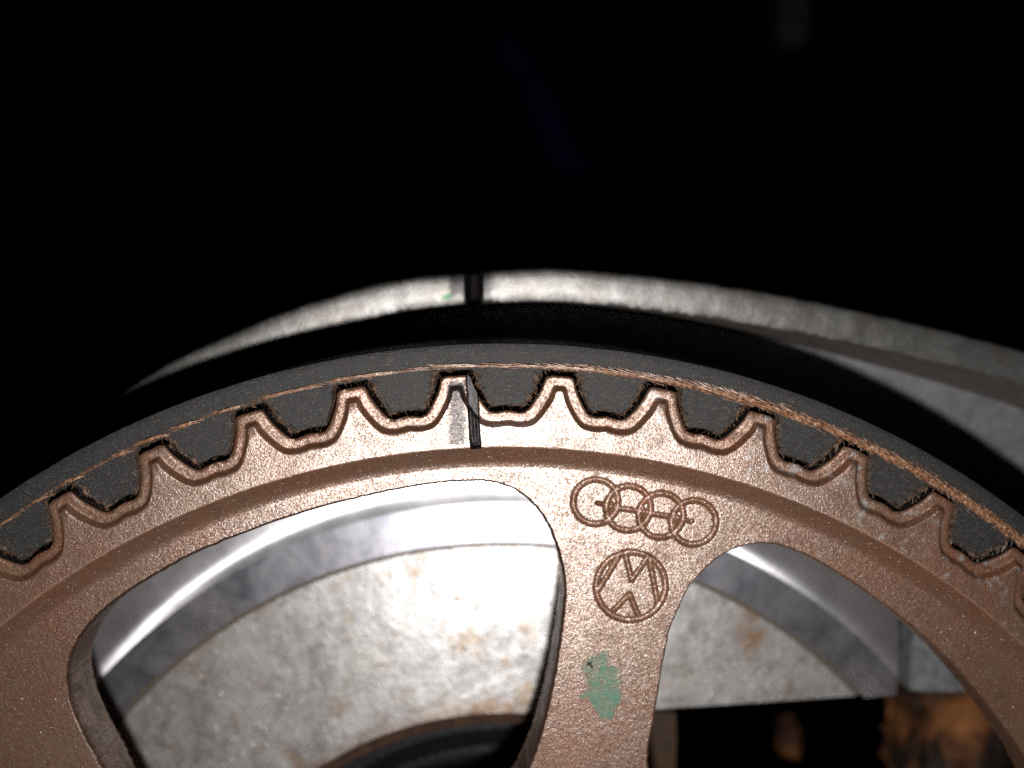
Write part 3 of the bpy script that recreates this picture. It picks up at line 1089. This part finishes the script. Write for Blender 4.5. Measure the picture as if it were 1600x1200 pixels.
v, f = sector(list(np.linspace(1084, 1240, 50)), -170, 260)
mesh_obj('polished_ridge', v, f, mat_brushed, plate, True, 60)
# sawn edge and bore wall
edge_t = []
for r in np.linspace(662, 1240, 60):
    x, y = polar(r, endang(r))
    edge_t.append((x, y, ph(r)))
rows = [[(x, y, h) for x, y, h in edge_t], [(x, y - 1.5, h - 3) for x, y, h in edge_t], [(x, y - 1.5, -420) for x, y, h in edge_t]]
v, f = loft(rows, False, True)
mesh_obj('sawn_edge', v, f, mat_mottle, plate, True, 40)
rows = [[(*polar(r, a_), h) for a_ in np.linspace(-170, endang(662), 160)] for r, h in ((662, ph(662)), (639, ph(662) - 3), (637, ph(662) - 8), (634, -430))]
v, f = loft(rows, False, True)
mesh_obj('bore_wall', v, f, mat_bore, plate, True, 40)

# shaft collar in the bore
rows = []
A_ = np.arange(-180, 180.1, 0.6)
for r, h in ((600, -470), (560, -468), (548, -440), (545, -424), (540, -420), (528, -420), (524, -424), (522, -436), (516, -438), (512, -428), (508, -424), (490, -424), (486, -440), (420, -445), (300, -445)):
    rows.append([(*polar(r + (1.2 if 505 < r < 550 else 0) * math.sin(math.radians(a_) * 150), a_), h) for a_ in A_])
v, f = loft(rows, False, True)
tag(mesh_obj('shaft_collar', v, f, mat_collar), 'dark ribbed steel shaft collar low in the bore behind the left opening', 'collar')

def box(x0, x1, y0, y1, h0, h1, rough, cuts, seed, rnd=0.02):
    bm = bmesh.new()
    bmesh.ops.create_cube(bm, size=1.0)
    bmesh.ops.subdivide_edges(bm, edges=bm.edges[:], cuts=cuts, use_grid_fill=True)
    vs = []
    for q in bm.verts:
        x = (x0 + x1) / 2 + q.co.x * (x1 - x0)
        y = (y0 + y1) / 2 + q.co.y * (y1 - y0)
        h = (h0 + h1) / 2 + q.co.z * (h1 - h0)
        m = max(abs(q.co.x), abs(q.co.y), abs(q.co.z))
        s = (abs(q.co.x) > 0.45) + (abs(q.co.y) > 0.45) + (abs(q.co.z) > 0.45)
        rad = math.sqrt(q.co.x ** 2 + q.co.y ** 2 + q.co.z ** 2) * 2
        sh = 1 - rnd * max(0, s - 1) if rnd < 0.05 else 1 - 2.6 * rnd * max(0.0, rad - 1.0)
        cx, cy, ch = (x0 + x1) / 2, (y0 + y1) / 2, (h0 + h1) / 2
        x = cx + (x - cx) * sh + rough * nz(x, y, h * 0.02 + seed, 0.02)
        y = cy + (y - cy) * sh + rough * nz(x, y, h * 0.02 + seed + 9, 0.02)
        h = ch + (h - ch) * sh + rough * nz(x, y, h * 0.02 + seed + 17, 0.025)
        vs.append((x, y, h))
    bm.verts.index_update()
    fs = [tuple(l.index for l in fc.verts) for fc in bm.faces]
    bm.free()
    # cube (x,y,z) -> (x,y,h): same handedness as the drawing
    return vs, fs
v, f = box(232, 377, 150, 618, -520, -420, 3, 8, 3)
tag(mesh_obj('tan_post', v, f, mat_tan, None, True, 50), 'blurred tan metal post just right of the spoke, below the plate edge', 'post')
v, f = box(890, 1090, 636, 1010, -520, -450, 3, 8, 5)
tag(mesh_obj('grey_bracket', v, f, mat_dgrey, None, True, 50), 'dull grey bracket at the lower right end of the right opening', 'bracket')
v, f = box(1000, 1270, 60, 600, -820, -600, 44, 14, 8, 0.10)
tag(mesh_obj('rusty_casting', v, f, mat_rust, None, True, 60), 'orange brown rusty lump of casting in the lower right opening', 'casting')
v, f = box(832, 890, 140, 260, -1160, -1060, 22, 10, 12, 0.16)
tag(mesh_obj('rusty_stud', v, f, mat_rust, None, True, 60), 'small dim rusty stud in the black gap below the plate', 'stud')

# ================================================================== far background, almost black
def htube(pts, rad, mat, name, label, cat):
    c = catmull(pts, 10)
    v, f = tube(c, [rad] * len(c), 16)
    return tag(mesh_obj(name, v, f, mat, None, True, 60), label, cat)
htube([(40, 2330, -1700), (110, 2220, -1620), (160, 2090, -1560), (230, 1950, -1600), (380, 1850, -1750)], 62, mat_blue, 'coolant_hose', 'barely visible dark blue hose in the black background', 'hose')
v, f = box(905, 1000, 2290, 2620, -1620, -1520, 14, 6, 31)
tag(mesh_obj('dim_bracket', v, f, mat_lug, None, True, 60), 'barely visible dark grey bracket at the top right of the black background', 'bracket')
bd = mesh_obj('background', [(-9000, -6000, -3600), (9000, -6000, -3600), (9000, 9000, -3600), (-9000, 9000, -3600)], [(0, 1, 2, 3)], mat_dark, None, False)
bd['kind'] = 'structure'
